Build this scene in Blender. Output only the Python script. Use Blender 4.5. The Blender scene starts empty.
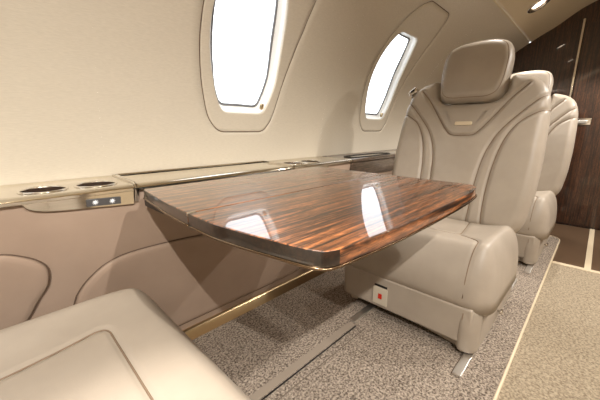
import bpy, bmesh, math, random
import numpy as np
from mathutils import Vector, Matrix
random.seed(4)
C = bpy.context.scene.collection
PI = math.pi

# ------------------------------------------------------------------ materials
def srgb(r, g, b):
    f = lambda c: (c/255/12.92) if c/255 <= .04045 else ((c/255+.055)/1.055)**2.4
    return (f(r), f(g), f(b), 1)

def new_mat(name, col, rough=.5, metal=0, coat=0, spec=.5, coat_rough=.03):
    m = bpy.data.materials.new(name); m.use_nodes = True
    b = m.node_tree.nodes['Principled BSDF']
    b.inputs['Base Color'].default_value = col
    b.inputs['Roughness'].default_value = rough
    b.inputs['Metallic'].default_value = metal
    b.inputs['Coat Weight'].default_value = coat
    b.inputs['Coat Roughness'].default_value = coat_rough
    b.inputs['Specular IOR Level'].default_value = spec
    return m

def noise_mix(m, c1, c2, scale, stretch=(1, 1, 1), detail=4, lo=.35, hi=.65, bump=0, bscale=None, dist=.002, rough=None):
    nt = m.node_tree; n = nt.nodes; l = nt.links; b = n['Principled BSDF']
    tc = n.new('ShaderNodeTexCoord'); mp = n.new('ShaderNodeMapping'); mp.inputs['Scale'].default_value = stretch
    l.new(tc.outputs['Object'], mp.inputs['Vector'])
    nz = n.new('ShaderNodeTexNoise'); nz.inputs['Scale'].default_value = scale; nz.inputs['Detail'].default_value = detail
    l.new(mp.outputs[0], nz.inputs['Vector'])
    r = n.new('ShaderNodeValToRGB'); r.color_ramp.elements[0].position = lo; r.color_ramp.elements[1].position = hi
    r.color_ramp.elements[0].color = c1; r.color_ramp.elements[1].color = c2
    l.new(nz.outputs['Fac'], r.inputs[0]); l.new(r.outputs[0], b.inputs['Base Color'])
    if bump:
        nb = n.new('ShaderNodeTexNoise'); nb.inputs['Scale'].default_value = bscale or scale; nb.inputs['Detail'].default_value = 3
        l.new(mp.outputs[0], nb.inputs['Vector'])
        bp = n.new('ShaderNodeBump'); bp.inputs['Strength'].default_value = bump; bp.inputs['Distance'].default_value = dist
        l.new(nb.outputs['Fac'], bp.inputs['Height']); l.new(bp.outputs[0], b.inputs['Normal'])
    return m, mp, r

LEA = new_mat('leather_taupe', srgb(184, 172, 153), .42, spec=.45)
noise_mix(LEA, srgb(163, 152, 138), srgb(173, 162, 148), 6, bump=.12, bscale=260, dist=.0012)
LEAS = new_mat('leather_sidewall', srgb(170, 143, 121), .55, spec=.3)
noise_mix(LEAS, srgb(172, 151, 134), srgb(180, 159, 142), 5, bump=.12, bscale=260, dist=.001)
PIPE = new_mat('seam_piping', srgb(108, 90, 75), .6)
STITCH = new_mat('seam_piping_light', srgb(128, 108, 88), .6)
WALL = new_mat('cream_wall_panel', srgb(207, 195, 173), .34, spec=.5)
noise_mix(WALL, srgb(201, 193, 177), srgb(209, 201, 185), 60, stretch=(1, 1, 9), bump=.08, bscale=45, dist=.001)
CEIL = new_mat('cream_headliner', srgb(212, 198, 170), .6)
WHITE = new_mat('white_window_frame', srgb(240, 240, 236), .35)
GASK = new_mat('grey_gasket', srgb(120, 122, 126), .5)
CHAM = new_mat('champagne_metal', srgb(222, 214, 198), .11, metal=1)
noise_mix(CHAM, srgb(214, 207, 193), srgb(222, 215, 202), 8, stretch=(1, 60, 60))
GOLD = new_mat('brushed_gold_metal', srgb(190, 168, 132), .28, metal=1)
CHROME = new_mat('polished_chrome', srgb(225, 220, 212), .08, metal=1)
ALU = new_mat('seat_track_aluminium', srgb(232, 230, 226), .4, metal=1)
BLACK = new_mat('black_plastic', srgb(22, 20, 19), .35)
DARK = new_mat('dark_well', srgb(60, 48, 40), .25, spec=.6)
PLATE = new_mat('cream_label_plate', srgb(205, 196, 178), .5)
RED = new_mat('red_label', srgb(205, 40, 20), .5)
SWG = new_mat('grey_switch_plate', srgb(84, 84, 86), .3)
ICON = new_mat('white_icon', srgb(240, 242, 245), .4)
ICON.node_tree.nodes['Principled BSDF'].inputs['Emission Color'].default_value = (1, 1, 1, 1)
ICON.node_tree.nodes['Principled BSDF'].inputs['Emission Strength'].default_value = .3
STRIP = new_mat('pale_edge_strip', srgb(212, 196, 168), .45)

def lamp_mat():
    m = new_mat('lamp_lens', (1, 1, 1, 1), .3)
    b = m.node_tree.nodes['Principled BSDF']
    b.inputs['Emission Color'].default_value = (1, .83, .62, 1); b.inputs['Emission Strength'].default_value = 14
    return m
LENS = lamp_mat()
FILL = new_mat('cove_diffuser', (1, .95, .85, 1), .5)  # glow of the added ceiling fill strip
FILL.node_tree.nodes['Principled BSDF'].inputs['Emission Color'].default_value = (1, .86, .68, 1)
FILL.node_tree.nodes['Principled BSDF'].inputs['Emission Strength'].default_value = .25

# window glass: thin clear sheet with its own reflections
GLASS = bpy.data.materials.new('clear_pane'); GLASS.use_nodes = True
nt = GLASS.node_tree; nt.nodes.clear()
o_ = nt.nodes.new('ShaderNodeOutputMaterial'); mx = nt.nodes.new('ShaderNodeMixShader'); tr = nt.nodes.new('ShaderNodeBsdfTransparent')
gl = nt.nodes.new('ShaderNodeBsdfGlossy'); gl.inputs['Roughness'].default_value = .02; pass
mx.inputs[0].default_value = .04; nt.links.new(tr.outputs[0], mx.inputs[1]); nt.links.new(gl.outputs[0], mx.inputs[2]); nt.links.new(mx.outputs[0], o_.inputs[0])

def carpet(name, c1, c2, sc):
    m = new_mat(name, c1, .95, spec=.1)
    nt = m.node_tree; n = nt.nodes; l = nt.links; b = n['Principled BSDF']
    tc = n.new('ShaderNodeTexCoord')
    v = n.new('ShaderNodeTexVoronoi'); v.inputs['Scale'].default_value = sc; l.new(tc.outputs['Object'], v.inputs['Vector'])
    nz = n.new('ShaderNodeTexNoise'); nz.inputs['Scale'].default_value = sc*.55; nz.inputs['Detail'].default_value = 5; l.new(tc.outputs['Object'], nz.inputs['Vector'])
    ad = n.new('ShaderNodeMath'); ad.operation = 'MULTIPLY_ADD'; ad.inputs[1].default_value = .35
    l.new(v.outputs['Color'], ad.inputs[0]); l.new(nz.outputs['Fac'], ad.inputs[2])
    r = n.new('ShaderNodeValToRGB'); r.color_ramp.elements[0].position = .48; r.color_ramp.elements[1].position = .86
    r.color_ramp.elements[0].color = c1; r.color_ramp.elements[1].color = c2
    l.new(ad.outputs[0], r.inputs[0]); l.new(r.outputs[0], b.inputs['Base Color'])
    bp = n.new('ShaderNodeBump'); bp.inputs['Strength'].default_value = .8; bp.inputs['Distance'].default_value = .004
    l.new(ad.outputs[0], bp.inputs['Height']); l.new(bp.outputs[0], b.inputs['Normal'])
    return m
CARP = carpet('speckled_taupe_carpet', srgb(88, 77, 68), srgb(184, 171, 156), 215)
AISLE = carpet('tan_aisle_carpet', srgb(128, 115, 97), srgb(176, 163, 141), 190)
TILE = new_mat('brown_galley_floor', srgb(92, 72, 54), .35)

def wood(name, dark, mid, light, coat=1, along=0):
    m = new_mat(name, mid, .35, coat=coat, coat_rough=.015, spec=.5)
    nt = m.node_tree; n = nt.nodes; l = nt.links; b = n['Principled BSDF']
    b.inputs['Coat IOR'].default_value = 1.75
    tc = n.new('ShaderNodeTexCoord'); mp = n.new('ShaderNodeMapping')
    s = [62, 62, 62]; s[along] = 2.0
    mp.inputs['Scale'].default_value = s; l.new(tc.outputs['Object'], mp.inputs['Vector'])
    wv = n.new('ShaderNodeTexNoise'); wv.inputs['Scale'].default_value = 1.5; wv.inputs['Detail'].default_value = 6; wv.inputs['Roughness'].default_value = .68
    wv.inputs['Distortion'].default_value = .5
    l.new(mp.outputs[0], wv.inputs['Vector'])
    r = n.new('ShaderNodeValToRGB'); e = r.color_ramp.elements
    e[0].position = .39; e[0].color = dark; e[1].position = .63; e[1].color = light
    k = r.color_ramp.elements.new(.47); k.color = mid
    l.new(wv.outputs['Fac'], r.inputs[0])
    # short dark figure flecks across the grain
    mp2 = n.new('ShaderNodeMapping'); s2 = [150, 150, 150]; s2[along] = 34; mp2.inputs['Scale'].default_value = s2; l.new(tc.outputs['Object'], mp2.inputs['Vector'])
    n2 = n.new('ShaderNodeTexNoise'); n2.inputs['Scale'].default_value = 1; n2.inputs['Detail'].default_value = 3; n2.inputs['Distortion'].default_value = 1.2
    l.new(mp2.outputs[0], n2.inputs['Vector'])
    r2 = n.new('ShaderNodeValToRGB'); r2.color_ramp.elements[0].position = .38; r2.color_ramp.elements[1].position = .6
    r2.color_ramp.elements[0].color = (.35, .32, .3, 1); r2.color_ramp.elements[1].color = (1.15, 1.1, 1.05, 1)
    l.new(n2.outputs['Fac'], r2.inputs[0])
    mm = n.new('ShaderNodeMix'); mm.data_type = 'RGBA'; mm.blend_type = 'MULTIPLY'; mm.inputs[0].default_value = .75
    l.new(r.outputs[0], mm.inputs[6]); l.new(r2.outputs[0], mm.inputs[7]); l.new(mm.outputs[2], b.inputs['Base Color'])
    return m
WOOD = wood('figured_table_wood', srgb(24, 14, 9), srgb(88, 52, 30), srgb(172, 108, 62))
DWOOD = wood('dark_bulkhead_wood', srgb(36, 20, 12), srgb(56, 32, 19), srgb(84, 50, 30), along=2)
DWOOD.node_tree.nodes['Principled BSDF'].inputs['Coat IOR'].default_value = 1.45
LWOOD = wood('brown_ledge_wood', srgb(70, 58, 48), srgb(92, 78, 66), srgb(110, 94, 80))

# ------------------------------------------------------------------ mesh helpers
def mk(name, verts, faces, mat, parent=None, smooth=True, mats=None, idx=None, angle=None):
    me = bpy.data.meshes.new(name); me.from_pydata([tuple(v) for v in verts], [], faces); me.update()
    for m in (mats or [mat]): me.materials.append(m)
    if idx:
        for p, i in zip(me.polygons, idx): p.material_index = i
    bm = bmesh.new(); bm.from_mesh(me); bmesh.ops.remove_doubles(bm, verts=bm.verts, dist=1e-6)
    bmesh.ops.recalc_face_normals(bm, faces=bm.faces); bm.to_mesh(me); bm.free()
    if smooth:
        for p in me.polygons: p.use_smooth = True
        if angle: me.set_sharp_from_angle(angle=math.radians(angle))
    o = bpy.data.objects.new(name, me); C.objects.link(o)
    if parent: o.parent = parent
    return o

def tag(o, label=None, cat=None, group=None, kind=None):
    if label: o['label'] = label
    if cat: o['category'] = cat
    if group: o['group'] = group
    if kind: o['kind'] = kind
    return o

def empty(name, loc=(0, 0, 0), rz=0):
    o = bpy.data.objects.new(name, None); C.objects.link(o); o.location = loc; o.rotation_euler = (0, 0, rz); o.empty_display_size = .05
    return o

def copy_tree(o, parent=None):
    c = o.copy(); C.objects.link(c)
    if parent: c.parent = parent
    for ch in list(o.children): copy_tree(ch, c)
    return c

def flat_big(me):
    big = max(p.area for p in me.polygons)
    for p in me.polygons:
        if len(p.vertices) > 4 or p.area > big*.12: p.use_smooth = False

def box(name, lo, hi, mat, parent=None, bev=.003, seg=2, M=None):
    bm = bmesh.new(); bmesh.ops.create_cube(bm, size=1)
    for v in bm.verts:
        v.co = Vector([(lo[i]+hi[i])/2 + v.co[i]*(hi[i]-lo[i]) for i in range(3)])
    if bev: bmesh.ops.bevel(bm, geom=bm.edges[:], offset=bev, segments=seg, affect='EDGES', profile=.5)
    if M: bm.transform(M)
    me = bpy.data.meshes.new(name); bm.to_mesh(me); bm.free(); me.materials.append(mat)
    for p in me.polygons: p.use_smooth = True
    me.set_sharp_from_angle(angle=math.radians(40)); flat_big(me)
    o = bpy.data.objects.new(name, me); C.objects.link(o)
    if parent: o.parent = parent
    return o

def tube_geo(pts, r, seg=8, closed=False):
    V = []; F = []; pts = [Vector(p) for p in pts]; n = len(pts); up = Vector((0, 0, 1)); prev = None
    for i, p in enumerate(pts):
        a = pts[(i-1) % n] if (closed or i > 0) else p; b = pts[(i+1) % n] if (closed or i < n-1) else p
        t = (b-a).normalized()
        if prev is None:
            prev = t.orthogonal().normalized()
        prev = (prev - t*prev.dot(t)).normalized(); bi = t.cross(prev)
        for k in range(seg):
            an = 2*PI*k/seg; V.append(p + (prev*math.cos(an)+bi*math.sin(an))*r)
    rng = n if closed else n-1
    for i in range(rng):
        for k in range(seg):
            j = (i+1) % n
            F.append((i*seg+k, i*seg+(k+1) % seg, j*seg+(k+1) % seg, j*seg+k))
    if not closed:
        F.append(tuple(range(seg))[::-1]); F.append(tuple((n-1)*seg+k for k in range(seg)))
    return V, F

def join_geo(gs):
    V = []; F = []
    for v, f in gs:
        o = len(V); V += list(v); F += [tuple(i+o for i in q) for q in f]
    return V, F

def tube(name, pts, r, mat, parent=None, seg=8, closed=False):
    return mk(name, *tube_geo(pts, r, seg, closed), mat, parent)

def lathe_geo(prof, c, axis='z', seg=40):
    V = []; F = []
    for (r, h) in prof:
        for k in range(seg):
            a = 2*PI*k/seg; u, v = r*math.cos(a), r*math.sin(a)
            V.append((c[0]+u, c[1]+v, c[2]+h) if axis == 'z' else ((c[0]+u, c[1]+h, c[2]+v) if axis == 'y' else (c[0]+h, c[1]+u, c[2]+v)))
    for i in range(len(prof)-1):
        for k in range(seg): F.append((i*seg+k, i*seg+(k+1) % seg, (i+1)*seg+(k+1) % seg, (i+1)*seg+k))
    return V, F

def smooth_poly(pts, n=8, closed=True):
    """Catmull-Rom through the points"""
    out = []; m = len(pts)
    P = [np.array(p, float) for p in pts]
    rng = m if closed else m-1
    for i in range(rng):
        p0 = P[(i-1) % m] if closed or i > 0 else 2*P[0]-P[1]; p1 = P[i]; p2 = P[(i+1) % m]
        p3 = P[(i+2) % m] if closed or i+2 < m else 2*P[-1]-P[-2]
        for k in range(n):
            t = k/n
            out.append(tuple(.5*((2*p1)+(-p0+p2)*t+(2*p0-5*p1+4*p2-p3)*t*t+(-p0+3*p1-3*p2+p3)*t**3)))
    if not closed: out.append(tuple(P[-1]))
    return out

def fillet(pts, rad, n=6):
    """round the corners of a polygon; rad is a number or one per corner"""
    out = []; m = len(pts)
    for i in range(m):
        r = rad[i] if isinstance(rad, (list, tuple)) else rad
        a, b, c = (Vector(pts[(i+k) % m]) for k in (-1, 0, 1))
        if r <= 0: out.append(tuple(b)); continue
        u = (a-b); w = (c-b); ru = min(r, u.length*.48); rw = min(r, w.length*.48)
        p = b+u.normalized()*ru; q = b+w.normalized()*rw
        for k in range(n+1):
            t = k/n; out.append(tuple(p*(1-t)**2+b*2*t*(1-t)+q*t*t))
    return out

def resample(pts, n):
    P = np.array(pts+[pts[0]], float); L = np.r_[0, np.cumsum(np.hypot(*np.diff(P, axis=0).T))]
    t = np.linspace(0, L[-1], n, endpoint=False)
    return np.c_[np.interp(t, L, P[:, 0]), np.interp(t, L, P[:, 1])]

def seg_dist(Q, poly, closed=False):
    Q = np.asarray(Q, float); poly = np.asarray(poly, float)
    A = poly if closed else poly[:-1]; B = np.roll(poly, -1, 0) if closed else poly[1:]
    best = np.full(len(Q), 1e9)
    for a, b in zip(A, B):
        d = b-a; L = (d*d).sum()
        if L < 1e-14: continue
        t = np.clip(((Q-a)@d)/L, 0, 1); best = np.minimum(best, np.hypot(*(Q-(a+t[:, None]*d)).T))
    return best

class Pad:
    """upholstered pad: outline in a plane, rounded rim, sewn grooves"""
    def __init__(s, outline, T, r, n=2.2, bulge=None, grooves=(), N=300, center=None, gw=.006, gd=.005):
        s.out = resample(outline, N); s.T, s.r, s.n, s.bulge, s.gr, s.gw, s.gd = T, r, n, bulge, list(grooves), gw, gd
        s.c = np.array(center) if center is not None else s.out.mean(0)
    def h(s, Q, groove=True):
        Q = np.asarray(Q, float); d = seg_dist(Q, s.out, True); u = np.clip(1-d/s.r, 0, 1)
        k = (1-u**s.n)**(1/s.n); h = s.T*k
        if s.bulge is not None: h = h + k*s.bulge(Q[:, 0], Q[:, 1])
        if groove:
            for g in s.gr:
                gdist = seg_dist(Q, g); h = h - s.gd*k*np.exp(-(gdist/s.gw)**2)
        return h
    def build(s, name, mat, mapf, parent=None, rings=46, back=0, rb=None):
        N = len(s.out); V = []; F = []
        ts = (np.linspace(0, 1, rings)**1.5)
        for i, t in enumerate(ts):
            Q = s.out*(1-t)+s.c*t
            if i == rings-1: Q = Q[:1]
            hh = s.h(Q) if i else np.zeros(len(Q))
            V += [mapf(q[0], q[1], z) for q, z in zip(Q, hh)]
        for i in range(rings-2):
            for k in range(N): F.append((i*N+k, i*N+(k+1) % N, (i+1)*N+(k+1) % N, (i+1)*N+k))
        c = (rings-1)*N
        for k in range(N): F.append(((rings-2)*N+k, (rings-2)*N+(k+1) % N, c))
        # back
        base = len(V); bt = [.0, .03, .07, .13, .25, .5, .99]
        rb = rb or s.r
        for t in bt[1:]:
            Q = s.out*(1-t)+s.c*t; d = seg_dist(Q, s.out, True); u = np.clip(1-d/rb, 0, 1)
            V += [mapf(q[0], q[1], -back*(1-w**2)**.5) for q, w in zip(Q, u)]
        prev = 0
        for i in range(len(bt)-1):
            st = base+i*N
            for k in range(N): F.append((prev+k, st+k, st+(k+1) % N, prev+(k+1) % N))
            prev = st
        F.append(tuple(prev+k for k in range(N)))
        return mk(name, V, F, mat, parent)
    def piping(s, name, mat, mapf, parent, r=.002, sink=.0035, lines=None):
        gs = []
        for g in (lines or s.gr):
            L = np.asarray(g, float); T = np.r_[0, np.cumsum(np.hypot(*np.diff(L, axis=0).T))]
            n = max(6, int(T[-1]/.006)); t = np.linspace(0, T[-1], n)
            Q = np.c_[np.interp(t, T, L[:, 0]), np.interp(t, T, L[:, 1])]
            hh = s.h(Q, False)-sink
            gs.append(tube_geo([mapf(q[0], q[1], z) for q, z in zip(Q, hh)], r, 6))
        return mk(name, *join_geo(gs), mat, parent)

def prism(name, outline, z0, z1, mat, parent=None, bev=.0, mapf=None, seg=3, angle=35, flat=True):
    bm = bmesh.new(); vs = [bm.verts.new((p[0], p[1], z0)) for p in outline]; f = bm.faces.new(vs)
    r = bmesh.ops.extrude_face_region(bm, geom=[f])
    top = [v for v in r['geom'] if isinstance(v, bmesh.types.BMVert)]
    for v in top: v.co.z = z1
    bmesh.ops.recalc_face_normals(bm, faces=bm.faces)
    if bev:
        ed = [e for e in bm.edges if abs(e.verts[0].co.z-e.verts[1].co.z) < 1e-6]
        bmesh.ops.bevel(bm, geom=ed, offset=bev, segments=seg, affect='EDGES', profile=.5)
    if mapf:
        for v in bm.verts: v.co = Vector(mapf(*v.co))
        bmesh.ops.recalc_face_normals(bm, faces=bm.faces)
    me = bpy.data.meshes.new(name); bm.to_mesh(me); bm.free(); me.materials.append(mat)
    for p in me.polygons: p.use_smooth = True
    me.set_sharp_from_angle(angle=math.radians(angle)); flat_big(me)
    o = bpy.data.objects.new(name, me); C.objects.link(o)
    if parent: o.parent = parent
    return o

# ------------------------------------------------------------------ fuselage section
YC = -.10                     # cabin centre line; the far side mirrors about it
SEC = [(1.30, .75), (1.297, .9), (1.28, 1.02), (1.235, 1.18), (1.155, 1.34), (1.04, 1.49), (.88, 1.64), (.68, 1.776)]
CSEC = [(.68, 1.776), (.58, 1.835), (.48, 1.89), (.30, 2.01), (.10, 2.08), (YC, 2.10)]
XB, XF = -.95, 4.0
sec = np.array(smooth_poly(SEC, 12, False)); SL = np.r_[0, np.cumsum(np.hypot(*np.diff(sec, axis=0).T))]; SMAX = SL[-1]
tan = np.gradient(sec, SL, axis=0)
def W(x, s, d=0, side=1):
    """point on the upper sidewall: x along the cabin, s up the panel, d outwards"""
    y = np.interp(s, SL, sec[:, 0]); z = np.interp(s, SL, sec[:, 1]); ty = np.interp(s, SL, tan[:, 0]); tz = np.interp(s, SL, tan[:, 1])
    L = math.hypot(ty, tz); y += d*tz/L; z += -d*ty/L
    return (x, y if side == 1 else 2*YC-y, z)

def outline_window(xc):
    R = []; Lf = []
    for i in range(17):
        t = -1+2*i/16; w = .193*(1-.26*t*t-.13*t**4); s = .552+.302*t; k = xc+.006-.16*max(0, s-.40)
        R.append((k+w, s)); Lf.append((k-w, s))
    pts = R+Lf[::-1]; rad = [.035 if i in (0, 16, 17, 33) else 0 for i in range(34)]
    return fillet(pts, rad, 8)
def outline_surround(xc):
    h = [(.162, .130), (.20, .168), (.235, .19), (.33, .215), (.42, .233), (.54, .252), (.67, .262), (.80, .256), (.92, .238), (1.01, .205), (1.065, .15)]
    R = [(xc+w, s) for s, w in h]; Lf = [(xc-w, s) for s, w in h][::-1]
    pts = R+Lf; m = len(R)
    rad = [.03 if i in (0, 1, 2, m-1, m-2, m, m+1, 2*m-1, 2*m-2, 2*m-3) else .03 for i in range(2*m)]
    return fillet(pts, rad, 5)

def radial(poly, c, angs):
    P = np.array(poly); Q = np.roll(P, -1, 0); out = []
    for a in angs:
        d = np.array([math.cos(a), math.sin(a)]); best = 0
        e = Q-P; den = d[0]*e[:, 1]-d[1]*e[:, 0]; r = P-c
        with np.errstate(divide='ignore', invalid='ignore'):
            t = (r[:, 0]*e[:, 1]-r[:, 1]*e[:, 0])/den; u = (r[:, 0]*d[1]-r[:, 1]*d[0])/den
        ok = (t > 0) & (u >= -1e-6) & (u <= 1+1e-6); best = t[ok].max()
        out.append(c+d*best)
    return np.array(out)

def ring_faces(nr, N, closed=True):
    return [(i*N+k, i*N+(k+1) % N, (i+1)*N+(k+1) % N, (i+1)*N+k) for i in range(nr-1) for k in range(N)]

def off(R, c, d):
    v = R-c; L = np.hypot(*v.T)[:, None]; return R+v/L*d

def window_cell(xc, x0, x1, side, gv):
    c = np.array([xc-.01, .57]); rect = [(x0, 0), (x1, 0), (x1, SMAX), (x0, SMAX)]
    angs = sorted(list(np.linspace(0, 2*PI, 168, endpoint=False)) + [math.atan2(q[1]-c[1], q[0]-c[0]) % (2*PI) for q in rect])
    N = len(angs); S = radial(outline_surround(xc), c, angs); O = radial(outline_window(xc), c, angs); Rr = radial(rect, c, angs)
    # wall panel
    rings = [(off(S, c, .0030), .012), (off(S, c, .0030), .003), (off(S, c, .0060), .0)]
    for t in np.linspace(.1, 1, 9): rings.append((off(S, c, .0060)*(1-t)+Rr*t, 0))
    V = [W(q[0], q[1], d, side) for R, d in rings for q in R]; gv.append((V, ring_faces(len(rings), N)))
    # surround panel
    w = empty('window_%d' % window_cell.n, W(xc, .55, .0, side)); window_cell.n += 1; tag(w, kind='structure')
    loc = Vector(w.location)
    def add(name, rings, mat, cap=False):
        V = [Vector(W(q[0], q[1], d, side))-loc for R, d in rings for q in R]; F = ring_faces(len(rings), N)
        if cap: F.append(tuple((len(rings)-1)*N+k for k in range(N)))
        return mk(name, V, F, mat, w)
    add('surround_panel', [(off(S, c, .014), .02), (off(S, c, -.001), .016), (off(S, c, -.0012), .003), (off(S, c, -.004), 0)] +
        [(S*(1-t)+O*t, 0) for t in (.2, .5, .8, .95)] + [(O, .001), (off(O, c, -.003), .006), (off(O, c, -.003), .012)], WALL)
    add('seal_strip', [(off(S, c, -.0014), .006), (off(S, c, -.0014), .0025), (off(S, c, .0032), .0025), (off(S, c, .0032), .006)], PIPE)  # dark strip laid in the panel gap to stand for its shade
    def sc(k): return c*(1-k)+O*k
    fr_ = add('window_frame', [(off(O, c, .006), .008), (off(O, c, -.002), .008), (off(O, c, -.006), .012), (off(O, c, -.009), .022), (off(O, c, -.011), .036), (off(O, c, -.024), .042), (off(O, c, -.027), .05)], WHITE)
    add('gasket', [(off(O, c, -.026), .049), (off(O, c, -.028), .0465), (off(O, c, -.036), .0465), (off(O, c, -.038), .05), (off(O, c, -.038), .054)], GASK)
    add('pane', [(off(O, c, -.0), .054), (off(O, c, -.08), .054)], GLASS, cap=True)
    if side == -1: add('window_shade', [(off(O, c, -.005), .030), (off(O, c, -.1), .030)], CEIL, cap=True)  # closed shade added on the unseen side to block daylight fill
    # small shade latch at the lower forward corner
    xa = xc+.130
    v = [Vector(W(xa+a*.006, .285+b*.014, .030-dd*.016, side))-loc for a in (-1, 1) for b in (-1, 1) for dd in (0, 1)]
    mk('shade_latch', v, [(0, 1, 3, 2), (4, 6, 7, 5), (0, 4, 5, 1), (2, 3, 7, 6), (0, 2, 6, 4), (1, 5, 7, 3)], GOLD, w, smooth=False)
window_cell.n = 1

def plain(x0, x1, side, gv, n=2):
    ss = np.linspace(0, SMAX, 40); xs = np.linspace(x0, x1, n)
    V = [W(x, s, 0, side) for s in ss for x in xs]
    gv.append((V, [(i*n+k, i*n+k+1, (i+1)*n+k+1, (i+1)*n+k) for i in range(39) for k in range(n-1)]))

for side, nm in ((1, 'wall_left'), (-1, 'wall_right')):
    gv = []
    for xc in (.905, 2.125, -.315): window_cell(xc, xc-.61, xc+.61, side, gv)
    plain(XB, -.925, side, gv); plain(2.735, XF, side, gv)
    tag(mk(nm, *join_geo(gv), WALL), kind='structure')

# ceiling with a fine reveal along each crease
cs = smooth_poly(CSEC, 8, False)
full = [(.72, 1.762), (.676, 1.787), (.668, 1.784)]+[p for p in cs[2:]]
full = full+[(2*YC-y, z) for y, z in full[::-1][1:]]
V = [(x, y, z) for y, z in full for x in (XB, XF)]
tag(mk('ceiling', V, [(2*i, 2*i+1, 2*i+3, 2*i+2) for i in range(len(full)-1)], CEIL, angle=50), kind='structure')

# lower sidewalls (leather) ------------------------------------------------
LB, LT = (1.214, 0.0), (1.068, .728)
llen = math.hypot(LB[0]-LT[0], LT[1]-LB[1]); ln = ((LT[1]-LB[1])/llen, (LB[0]-LT[0])/llen)   # outward normal (y,z)
def LW(x, z, h=0, side=1):
    """point on the lower sidewall at height z, h into the cabin"""
    t = z/LT[1]; y = LB[0]+(LT[0]-LB[0])*t-h*ln[0]; zz = z-h*ln[1]
    return (x, y if side == 1 else 2*YC-y, zz)
for side, nm in ((1, 'wall_lower_left'), (-1, 'wall_lower_right')):
    V = [LW(x, z, 0, side) for z in (-.03, .7265) for x in (XB, XF)]+[(x, (1.308 if side == 1 else 2*YC-1.308), z) for z in (.7265, .762) for x in (XB, XF)]
    tag(mk('wall_left' if side == 1 else 'wall_right', V, [(0, 1, 3, 2), (2, 3, 5, 4), (4, 5, 7, 6)], LEAS, smooth=False), kind='structure')

def wall_pad(outline, label, side=1):
    pad = Pad(outline, .010, .022, 2, N=200)
    mf = lambda p, q, h: LW(p, q, h+.001, side)
    o = pad.build('sidewall_pad', LEAS, mf, rings=14)
    ring = [mf(q[0], q[1], .0012) for q in pad.out]
    tube('piping', ring, .0020, PIPE, o, 6, True)
    tag(o, label, 'wall panel')
    return o
def mirror_x(l, c): return [(2*c-x, z) for x, z in l][::-1]
padB = smooth_poly([(.10, .30), (.117, .384), (.133, .416), (.157, .446), (.209, .486), (.286, .507), (.45, .508), (.62, .500), (1.0, .500), (1.10, .49), (1.17, .45), (1.205, .384), (1.22, .30), (1.21, .14), (1.16, .09), (.70, .085), (.16, .09), (.11, .14)], 6)
wall_pad(padB, 'wide taupe leather pad on the sidewall under the table')
padA = smooth_poly([(-.75, .60), (-.40, .612), (-.10, .606), (-.024, .598), (.02, .577), (.051, .551), (.068, .518), (.062, .467), (.034, .423), (.005, .372), (-.05, .30), (-.14, .262), (-.5, .25), (-.75, .25), (-.82, .30), (-.84, .42), (-.82, .56)], 6)
wall_pad(padA, 'taupe leather pad on the sidewall beside the near seat, at the left edge')
wall_pad(mirror_x(padA, .66), 'taupe leather pad on the sidewall beside the far table seat')

# gold kick trim
def kick(side, n):
    sec_ = [(-.001, .0), (.040, .0), (.044, .003), (.016, .042), (.010, .047), (-.001, .047)]
    V = []
    for x in (XB, XF):
        for h, z in sec_: V.append(LW(x, z, h, side))
    m = len(sec_)
    tag(mk('trim_%d' % n, V, [(k, (k+1) % m, m+(k+1) % m, m+k) for k in range(m)]+[tuple(range(m)), tuple(range(m, 2*m))], GOLD, angle=60), kind='structure')
kick(1, 1); kick(-1, 2)

# ------------------------------------------------------------------ floor
PY = .125; PE = 3.40
tag(box('floor', (XB, -1.5, -.06), (XF, 1.35, -.022), TILE, bev=0), kind='structure')
tag(box('floor', (XB, 2*YC-PY+.0, -.022), (2.70, PY, -.010), AISLE, bev=0), kind='structure')
def platform(side):
    o = fillet([(XB, 1.26), (XB, PY), (PE, PY), (PE, 1.26)], [0, 0, .12, 0], 10)
    f = (lambda x, y, z: (x, y, z)) if side == 1 else (lambda x, y, z: (x, 2*YC-y, z))
    tag(prism('floor', o, -.022, 0, CARP, mapf=f), kind='structure')
    e = fillet([(PE, 1.26), (PE, PY), (XB, PY)], [0, .12, 0], 10)[0:]
    e = [(PE, 1.25)]+[p for p in e[1:-1]]+[(XB, PY)]
    # edge strip: flat band following the platform edge
    V = []; n = len(e)
    for i, p in enumerate(e):
        a = Vector(e[max(0, i-1)]); b = Vector(e[min(n-1, i+1)]); t = (b-a).normalized(); nn = Vector((-t.y, t.x))
        if nn.dot(Vector((1.5, 1.2))-Vector(p)) < 0: nn = -nn
        for w, z in ((-.004, -.021), (-.004, .002), (-.003, .003), (.004, .003), (.005, .001), (.005, -.004)):
            q = Vector(p)+nn*w; V.append(f(q.x, q.y, z))
    F = [(i*6+k, i*6+k+1, (i+1)*6+k+1, (i+1)*6+k) for i in range(n-1) for k in range(5)]
    tag(mk('trim_%d' % (3 if side == 1 else 4), V, F, STRIP, angle=50), kind='structure')
platform(1); platform(-1)
# threshold and joints of the galley floor
tag(box('trim_5', (2.70, 2*YC-PY, -.022), (2.745, PY-.006, -.006), STRIP, bev=.002), kind='structure')
tag(box('trim_6', (2.745, -.085, -.022), (3.99, -.05, -.018), STRIP, bev=.001), kind='structure')
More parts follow.
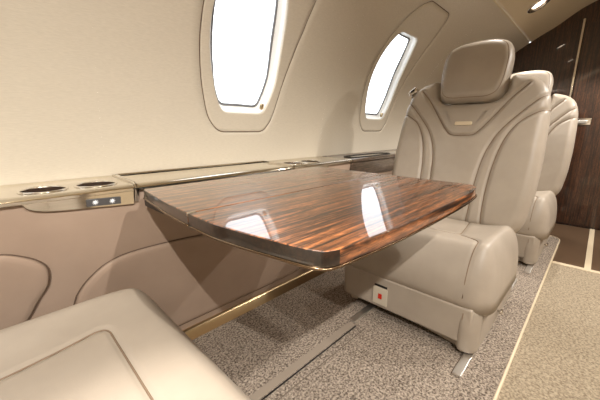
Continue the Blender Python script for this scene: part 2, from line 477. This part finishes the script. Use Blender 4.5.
# cover strips over the inner seat track
for i, (y0, y1, z, m) in enumerate([(.712, .752, .006, CARP), (.7185, .7455, .0085, new_mat('track_cover', srgb(150, 138, 124), .7))]):
    pass
tc_ = empty('track_cover', (.3, .735, 0)); tag(tc_, 'long flat grey cover strip over the floor track beneath the table', 'floor strip')
box('cover_strip', (-1.15, -.024, .001), (.80, .010, .006), bpy.data.materials['track_cover'], tc_, .002)
box('edge_bead', (-1.15, -.034, .001), (.80, -.028, .004), BLACK, tc_, .001)
cj = tag(box('carpet_seam', (XB, .662, .0), (1.12, .666, .0025), new_mat('carpet_binding', srgb(112, 100, 88), .9), bev=.001), 'thin carpet joint running beside the floor track', 'carpet seam')

# ------------------------------------------------------------------ end walls
def endwall(name, x, mat, th):
    pts = [(y, z) for y, z in sec]+[(y, z) for y, z in full[2:len(full)//2]]
    pts = [(1.214, -.03), (1.07, .735), (1.30, .735)]+[tuple(p) for p in pts]
    pts = pts+[(2*YC-y, z) for y, z in pts[::-1]]
    V = [(xx, y, z) for xx in (x, x+th) for y, z in pts]; n = len(pts)
    return mk(name, V, [tuple(range(n)), tuple(range(n, 2*n))]+[(k, (k+1) % n, n+(k+1) % n, n+k) for k in range(n)], mat, smooth=False)
tag(endwall('wall_front', XF, DWOOD, .04), kind='structure')
tag(endwall('wall_back', XB-.04, WALL, .04), kind='structure')
d1 = empty('door_1', (XF-.02, -.10, 0)); tag(d1, kind='structure')
box('door_panel', (-.004, -.37, .0), (.018, .37, 1.86), DWOOD, d1, .004)
for s in (-1, 1):
    box('door_jamb', (-.03, s*.385-.009, .0), (.018, s*.385+.009, 1.90), CHROME, d1, .004)
hb = box('handle_plate', (-.016, .20, .965), (-.004, .34, 1.03), CHROME, d1, .005)
box('latch', (-.03, .23, .98), (-.015, .30, 1.01), ALU, hb, .004)

# ------------------------------------------------------------------ side consoles (ledge)
ZL = .75
def strip(x0, x1, yz, caps=True):
    n = len(yz); V = [(x, y, z) for x in (x0, x1) for y, z in yz]
    F = [(k, k+1, n+k+1, n+k) for k in range(n-1)]
    if caps: F += [tuple(range(n)), tuple(range(n, 2*n))]
    return V, F
FRONT = [(1.072, ZL), (1.062, ZL-.001), (1.054, ZL-.005), (1.050, ZL-.012), (1.052, ZL-.02), (1.068, ZL-.022), (1.072, ZL-.022)]
BACK = [(1.298, ZL+.004), (1.290, ZL+.004), (1.284, ZL), (1.188, ZL)]
def console(x0, x1, cups, mat, name, label, mirror=None, frontbulge=False):
    gs = []
    e = empty(name, (x0, 1.17, ZL-.02)); loc = Vector(e.location)
    gs.append(strip(x0, x1, [(1.298, ZL-.022)]+BACK+[(1.188, ZL-.022)]))
    gs.append(strip(x0, x1, [(1.072, ZL-.022)]+FRONT))
    xs = sorted([x0, x1]+[c+s*.064 for c in cups for s in (-1, 1)])
    for a, b in zip(xs[::2], xs[1::2]): gs.append(strip(a, b, [(1.188, ZL), (1.072, ZL)], False))
    for c in cups:
        cc = np.array([c, 1.13]); rect = [(c-.064, 1.072), (c+.064, 1.072), (c+.064, 1.188), (c-.064, 1.188)]
        an = sorted(list(np.linspace(0, 2*PI, 48, endpoint=False))+[math.atan2(q[1]-cc[1], q[0]-cc[0]) % (2*PI) for q in rect])
        R = radial(rect, cc, an); Ci = np.array([[cc[0]+.052*math.cos(a), cc[1]+.052*math.sin(a)] for a in an])
        gs.append(([(q[0], q[1], ZL) for q in Ci]+[(q[0], q[1], ZL) for q in R], ring_faces(2, len(an))))
    V, F = join_geo(gs); mk('ledge_top', [Vector(v)-loc for v in V], F, mat, e, angle=35)
    for c in cups:
        cl = Vector((c, 1.13, ZL))-loc
        h = mk('cup_holder', *lathe_geo([(.0505, .001), (.0495, -.055), (.045, -.062), (.001, -.062)], cl), DARK, e, angle=50)
        mk('rim', *lathe_geo([(.0515, -.003), (.0515, .002), (.053, .004), (.056, .0045), (.058, .003), (.0585, 0)], cl), CHROME, h)
    return e
con1 = console(XB, .308, [.092, .222], CHAM, 'side_console', '')
tag(con1, 'metal-topped ledge with two round cup holders and lit switches, left of the table', 'console')
con2 = console(.322, 1.02, [], CHAM, 'table_console', '')
tag(con2, 'smooth metal ledge between the wall and the edge of the table', 'console')
con3 = console(1.034, 1.52, [1.10, 1.23], CHAM, 'side_console', '')
tag(con3, 'metal-topped ledge with cup holders past the far end of the table', 'console')
con4 = console(1.524, XF-.002, [], LWOOD, 'wood_console', '')
tag(con4, 'brown glossy ledge running forward beside the far seats', 'console')
def divider(x, par, z0=.0):
    loc = Vector(par.location); V = []; sec_ = [(1.296, ZL+.008), (1.28, ZL+.009), (1.20, ZL+.007), (1.07, ZL+.006), (1.052, ZL+.001), (1.046, ZL-.012), (1.066, ZL-.060), (1.074, ZL-.060), (1.074, ZL-.02), (1.296, ZL-.02)]
    gs = []
    for dx in (-.0035, .0035):
        gs.append(strip(x+dx-.0026, x+dx+.0026, sec_+[sec_[0]]))
    V, F = join_geo(gs); mk('divider', [Vector(v)-loc for v in V], F, CHROME, par, angle=40)
box('rear_rail', (.002-.0, .112, .021), (.695, .126, .029), CHAM, con2, .002)
box('gap_seal', (.002, .103, .0195), (.695, .111, .0205), BLACK, con2, 0)  # black strip standing in for the shadow in the gap
divider(.315, con2); divider(1.027, con2); 
# switch panels
def switches(con, mir=None):
    loc = Vector(con.location)
    g = (lambda x: x) if mir is None else (lambda x: 2*mir-x)
    out = smooth_poly([(.035, .731), (.05, .712), (.085, .701), (.14, .695)], 6, False)+[(.308, .684), (.308, .732)]
    mf = lambda p, q, h: Vector(LW(g(p), q, h))-loc
    sp = prism('switch_panel', out, -.004, .010, CHAM, con, .002, mf)
    pl = prism('switch_plate', fillet([(.176, .699), (.268, .694), (.268, .717), (.176, .722)], .003), .010, .0125, SWG, sp, .0008, mf)
    for cx in (.199, .244):
        gs = []
        cz = .7085-(cx-.222)*.055
        for k in range(4):
            a = k*PI/4; dx, dz = math.cos(a)*.0085, math.sin(a)*.0085
            gs.append(tube_geo([mf(cx-dx, cz-dz, .013), mf(cx+dx, cz+dz, .013)], .0008, 5))
        gs.append(tube_geo([mf(cx+.0045*math.cos(t), cz+.0045*math.sin(t), .013) for t in np.linspace(0, 2*PI, 14, endpoint=False)], .0008, 5, True))
        mk('light_icon', *join_geo(gs), ICON, pl)
switches(con1); 
switches(con3, .671)
prism('fascia', [(1.526, .628), (3.99, .628), (3.99, .7255), (1.526, .7255)], .0015, .010, LWOOD, con4, .002, lambda p, q, h: Vector(LW(p, q, h))-Vector(con4.location))
# black oval recess rim in the brown ledge
rim = smooth_poly([(1.60, 1.11), (1.70, 1.085), (2.0, 1.085), (2.08, 1.12), (2.06, 1.18), (1.95, 1.2), (1.70, 1.2), (1.60, 1.17)], 6)
tube('recess_rim', [Vector((p[0], p[1], ZL+.001))-Vector(con4.location) for p in rim], .005, BLACK, con4, 6, True)
# same ledge, plainer, on the other side of the cabin
gsr = strip(XB, XF, [(2*YC-y, z) for y, z in [(1.298, ZL-.022)]+BACK+FRONT[0:]])
tag(mk('side_console', *gsr, CHAM, angle=35), 'long plain metal-topped ledge along the opposite sidewall', 'console')

# ------------------------------------------------------------------ table
T = empty('folding_table', (.66, .595, ZL)); tag(T, 'high-gloss figured brown wood table folded out between two facing seats', 'table')
def tb(pts): return [(x-.66, y-.595) for x, y in pts]
TH = .032
far_leaf = [(.300, .945), (.290, .85), (.277, .73), (.270, .597), (1.078, .597), (1.090, .80), (1.098, .955)]
near_leaf = [(.270, .594), (.2695, .50), (.278, .42), (.290, .35), (.302, .285), (.313, .260), (.336, .250), (.42, .242), (.54, .236), (.75, .234), (.92, .239), (1.03, .250), (1.060, .268), (1.070, .30), (1.074, .40), (1.078, .594)]
l1 = prism('table_leaf', tb(fillet(far_leaf, [.012, .05, .05, 0, 0, .05, .012])), -TH, 0, WOOD, T, .0025)
l2 = prism('table_leaf', tb(fillet(near_leaf, [0, .03, .03, .03, .03, .008, .008, .02, .04, .04, .04, .03, .02, .02, .03, 0])), -TH, 0, WOOD, T, .0025)
EDGEW = wood('dark_edge_wood', srgb(14, 9, 7), srgb(26, 17, 12), srgb(44, 29, 20))  # dark reflection on the near-end edge faces put into their colour
for lf in (l1, l2):
    lf.data.materials.append(EDGEW)
    for p in lf.data.polygons:
        if abs(p.normal.z) < .6 and p.normal.x < -.2: p.material_index = 1
# bronze bead along the lower edge of the leaf
BRONZE = new_mat('dark_bronze_bead', srgb(128, 108, 86), .2, metal=1)
def edge_bead(pts, name, par):
    pts = tb(smooth_poly(pts, 5, False))
    V, F = tube_geo([(x, y, -TH+.004) for x, y in pts], .0026, 8); mk(name, V, F, BRONZE, par)
edge_bead(near_leaf, 'edge_bead', l2)
edge_bead([(.300, .945), (.290, .85), (.277, .73), (.270, .597)], 'edge_bead', l1)
box('hinge', (-.392, -.0035, -.006), (-.372, .0035, .0012), CHROME, T, .001)
box('hinge', (.372, -.0035, -.006), (.400, .0035, .0012), CHROME, T, .001)
box('slide_bracket', (-.33, .30, -.075), (.38, .448, -TH-.001), BLACK, T, .005)
box('support_arm', (-.25, -.20, -.056), (-.20, .33, -TH-.001), BLACK, T, .005)
box('support_arm', (.20, -.20, -.056), (.25, .33, -TH-.001), BLACK, T, .005)

# ------------------------------------------------------------------ seats
R_ = math.radians(15.9)
def backmap(p, q, h, x0=.44, z0=.43, base=-.06):
    hh = h+base
    return (x0+q*math.sin(R_)-hh*math.cos(R_), p, z0+q*math.cos(R_)+hh*math.sin(R_))
def sym(half): return half+[(-a, b) for a, b in half[::-1]]
def make_seat(side_seams=True):
    s = empty('cabin_seat')
    # cushion
    co = fillet([(.0, -.355), (.50, -.36), (.50, .36), (.0, .355)], [.10, .04, .04, .10], 10)
    ins = fillet([(.47, -.13), (.165, -.17), (.165, .17), (.47, .13)], [0, .035, .035, 0], 8)[1:-1]
    gr = [[(.47, -.13)]+ins+[(.47, .13)]]
    for k in ((-1, 1) if side_seams else ()):
        gr.append(smooth_poly([(.001, k*.255), (.03, k*.258), (.09, k*.262), (.125, k*.235), (.165, k*.175)], 5, False))
    gr = [smooth_poly(g, 1, False) for g in gr]
    bul = lambda x, y: .026*np.clip((np.abs(y)-.15)/.15, 0, 1)**2*np.exp(-((x-.30)/.28)**2)*1.0+.012*np.exp(-((x-.1)/.12)**2)
    pad = Pad(co, .255, .085, 2.45, bulge=bul, grooves=gr, N=360, center=(.26, 0), gw=.007, gd=.006)
    mf = lambda p, q, h: (p-.012*math.sin(min(1, max(0, h/.24))*PI)*(1 if p < .12 else 0)*max(0, 1-p/.12), q, .205+h)
    c = pad.build('seat_cushion', LEA, mf, s, rings=64)
    pad.piping('seam', STITCH, mf, c, r=.0019, sink=.004)
    # backrest
    half = [(.31, -.005), (.35, .05), (.368, .20), (.372, .36), (.365, .55), (.352, .68), (.325, .748), (.27, .792), (.19, .812), (.176, .80), (.168, .73), (.150, .685), (.11, .668)]
    bo = sym(half)
    rad = [.02, .04, .04, .04, .04, .04, .05, .04, .012, .012, .03, .03, .02]
    bo = fillet(bo, rad+rad[::-1], 6)
    yoke = smooth_poly([(.262, .745), (.20, .675), (.145, .595), (.085, .512), (.045, .484), (-.045, .484), (-.085, .512), (-.145, .595), (-.20, .675), (-.262, .745)], 6, False)
    gr = [yoke]
    for k in (-1, 1):
        gr.append(smooth_poly([(k*.345, .69), (k*.30, .65), (k*.24, .585), (k*.175, .50), (k*.135, .40), (k*.117, .28), (k*.112, .14), (k*.107, .01)], 6, False))
        gr.append(smooth_poly([(k*.360, .615), (k*.31, .592), (k*.25, .545), (k*.205, .46), (k*.18, .34), (k*.170, .20), (k*.172, .09), (k*.18, .01)], 6, False))
    def bb(y, q):
        side = np.clip((np.abs(y)-.15)/.2, 0, 1)
        return .028*side*(1-side*.55)*np.clip((.72-q)/.25, 0, 1)+.012*np.exp(-((q-.2)/.16)**2)*np.exp(-(y/.12)**4)
    pb = Pad(bo, .06, .055, 2.2, bulge=bb, grooves=gr, N=420, center=(0, .42), gw=.009, gd=.010)
    b = pb.build('backrest', LEA, backmap, s, rings=64, back=.075, rb=.06)
    pb.piping('seam', STITCH, backmap, b, r=.0022, sink=.0075)
    # little embossed tab
    prism('tab', fillet([(-.045, .535), (.042, .535), (.042, .556), (-.045, .556)], .007), .054, .066, STRIP, b, .003, backmap)
    # headrest
    ho = fillet(sym([(.10, .665), (.150, .69), (.168, .77), (.172, .90), (.150, .975), (.08, .998)]), [.04, .04, .04, .06, .05, .04]*2, 6)
    ph = Pad(ho, .062, .05, 2.4, bulge=lambda y, q: .01*np.exp(-(y/.1)**2), N=240, center=(0, .83))
    hm = lambda p, q, h: backmap(p, q, h, base=-.035)
    hr = ph.build('headrest', LEA, hm, s, rings=34, back=.055, rb=.045)
    Qr = ph.c+(ph.out-ph.c)*.90; hq = ph.h(Qr)
    ring = [hm(q[0], q[1], z+.0003) for q, z in zip(Qr, hq)]
    tube('seam', ring, .0012, STITCH, hr, 6, True)
    for k in (-1, 1):
        pass
    # belt guide on the wall-side shoulder
    g = prism('belt_guide', fillet([(.30, .752), (.345, .722), (.357, .748), (.315, .785)], .008), .0, .052, CHROME, s, .006, backmap)
    prism('guide_slot', fillet([(.318, .757), (.338, .742), (.344, .751), (.322, .768)], .003), .052, .0535, BLACK, g, .0004, backmap)
    # under-seat shell
    sh = prism('seat_base', fillet([(-.006, -.30), (.60, -.30), (.60, .335), (-.006, .335)], [.012, .04, .04, .03], 6), .055, .225, LEA, s, .012,
               lambda x, y, z: (x+max(0, (.1-z))*.12, y, z))
    tube('seam', [(-.0065, -.265, .20), (-.0055, -.265, .15), (.0, -.268, .06)], .0018, STITCH, sh, 6)
    prism('lower_panel', fillet([(.03, -.298), (.60, -.298), (.60, .08), (.09, .08)], [.01, .02, .02, .03]), .012, .06, LEA, s, .006)
    ped = prism('pedestal', fillet([(.07, -.24), (.62, -.24), (.62, .25), (.07, .25)], .03), .0125, .10, BLACK, s, .003)
    for k, nm in ((-1, 1), (1, 1)):
        o = fillet([(-.006, .013), (.68, .013), (.70, .14), (.62, .222), (-.004, .222), (-.012, .14)], [.035, .03, .04, .05, .02, .05], 8)
        f = lambda x, z, y, k=k: (x+max(0, y-.04)*.5*(1 if x < .1 else 0), k*(.245+y), z)
        sk = prism('side_skirt', o, 0, .082, LEA, s, .026, f) if k == -1 else prism('side_skirt', [(a+.03, b) for a, b in o], 0, .04, LEA, s, .012, lambda x, z, y: (x, .262+y, z))
    # chrome details, aisle side
    prism('recline_lever', fillet([(.30, .20), (.325, .20), (.36, .275), (.345, .285)], .006), 0, .012, CHROME, s, .003, lambda x, z, y: (x, -.338-y, z))
    kb = mk('track_knob', *join_geo([lathe_geo([(.005, 0), (.005, -.03), (.011, -.03), (.013, -.036), (.011, -.043), (.001, -.045)], (.33, -.305, .085), 'y', 16)]), CHROME, s)
    pl = prism('label_plate', fillet([(.065, .078), (.142, .078), (.142, .17), (.065, .17)], .006), .004, .0085, PLATE, s, .001, lambda y, z, h: (-h-.003+max(0, .1-z)*.12, y, z))
    box('slot', (-.008, .070, .172), (.0, .138, .182), BLACK, pl, .002)
    prism('red_mark', [(.093, .112), (.112, .112), (.112, .138), (.093, .138)], .0085, .0098, RED, pl, 0, lambda y, z, h: (-h-.003, y, z))
    for y0, y1 in ((-.314, -.282), (.165, .200)):
        rl = box('slide_rail', (-.125, y0, .0005), (.95, y1, .0115), ALU, s, .002)
    return s
seat = make_seat()
seat.location = (1.24, .555, 0)
tag(seat, 'taupe leather cabin seat facing the camera across the table, red mark on its base', 'seat')
s2 = copy_tree(seat); s2.location = (2.47, .515, 0)
tag(s2, 'warm tan leather cabin seat behind the first one, next to the dark bulkhead', 'seat')
s3 = make_seat(False); s3.location = (.29, .58, .012); s3.rotation_euler = (0, 0, PI)
tag(s3, 'pale leather cabin seat in the near left corner, only its cushion in view', 'seat')
for s in (seat, s2, s3): s['group'] = 'leather cabin seats along the window side'

# ------------------------------------------------------------------ lamps
def on_ceiling(y):
    pts = np.array(sorted([(p[0], p[1]) for p in full])); z = np.interp(y, pts[:, 0], pts[:, 1])
    sl = (np.interp(y+.01, pts[:, 0], pts[:, 1])-np.interp(y-.01, pts[:, 0], pts[:, 1]))/.02
    return z, math.atan(sl)
def make_lamp():
    e = empty('ceiling_lamp')
    mk('trim_ring', *lathe_geo([(.052, .006), (.055, -.002), (.050, -.007), (.042, -.006), (.036, .004), (.034, .02)], (0, 0, 0), 'z', 36), CHROME, e)
    mk('lens', *lathe_geo([(.0345, .004), (.02, .001), (.0005, .0)], (0, 0, 0), 'z', 24), LENS, e)
    return e
lamp0 = make_lamp(); first = True
def lamp(x, y, power, label, first=False, aim=None, cone=None):
    z, a = on_ceiling(y)
    e = lamp0 if first else copy_tree(lamp0)
    e.location = (x, y, z-.004); e.rotation_euler = (a, 0, 0); e.scale = (1.5, 1.5, 1.5)
    tag(e, label, 'lamp', 'round ceiling downlights')
    L = bpy.data.lights.new('downlight', 'SPOT'); L.energy = power*3.6; L.color = (1, .935, .86); L.spot_size = math.radians(cone or (108 if aim else 125)); L.spot_blend = .45; L.shadow_soft_size = .014
    lo = bpy.data.objects.new('downlight', L); C.objects.link(lo); lo.location = (x, y, z-.03); lo.rotation_euler = (a*.5, 0, 0)
    if aim: lo.rotation_euler = Vector(aim).to_track_quat('-Z', 'Y').to_euler()
    return e
lamp(3.16, .515, 15, 'round chrome-ringed downlight in the ceiling above the dark bulkhead', True)
LN = [(-.42, -.70, 41, 'downlight on the far side of the ceiling behind the near seat'), (.50, -.70, 22, 'downlight on the far side of the ceiling opposite the table'),
      (1.45, -.70, 13, 'downlight on the far side of the ceiling opposite the far seat'), (2.40, -.70, 19, 'downlight on the far side of the ceiling opposite the rear seat'),
      (3.30, -.70, 24, 'downlight on the far side of the ceiling nearest the bulkhead'), (2.05, .50, 5, 'downlight in the ceiling above the far seats')]
for x, y, p, lb in LN: lamp(x, y, p, lb, aim=(.06, 1.5, -1.15) if (x, y) == (-.42, -.70) else None, cone=95 if x == 1.45 else None)

lamp(.0, .42, 32, 'downlight in the ceiling directly above the near seat', cone=54)
# fill strip and area light added out of view at the far ceiling crease
for side in (1, -1):
    y = .60 if side == 1 else 2*YC-.60
    z, a = on_ceiling(y)
    if side == -1:
        c = box('cove_light', (XB+.1, y-.02, z-.012), (3.9, y+.02, z-.006), FILL, bev=.002)
        tag(c, 'long slim light strip along the opposite side of the ceiling', 'lamp')
    L = bpy.data.lights.new('cove', 'AREA'); L.shape = 'RECTANGLE'; L.size = 4.2; L.size_y = .08; L.color = (1, .95, .87); L.energy = .6 if side == -1 else 0
    if side == -1:
        lo = bpy.data.objects.new('cove', L); C.objects.link(lo); lo.location = (1.5, y, z-.02); lo.rotation_euler = (a, 0, 0)

# ------------------------------------------------------------------ daylight, camera
w = bpy.data.worlds.new('sky'); bpy.context.scene.world = w; w.use_nodes = True
bg = w.node_tree.nodes['Background']; bg.inputs[0].default_value = (.92, .96, 1, 1); bg.inputs[1].default_value = 3.2

cam = bpy.data.cameras.new('camera'); co = bpy.data.objects.new('camera', cam); C.objects.link(co)
co.location = (0, 0, .92); co.rotation_euler = (math.radians(90-13.05), 0, math.radians(44.5-90))
cam.sensor_width = 36; cam.lens = 302/600*36; cam.clip_start = .02
bpy.context.scene.camera = co
vs = bpy.context.scene.view_settings
vs.view_transform = 'Standard'; vs.look = 'None'; vs.gamma = 1; vs.use_curve_mapping = False; vs.exposure = -.05
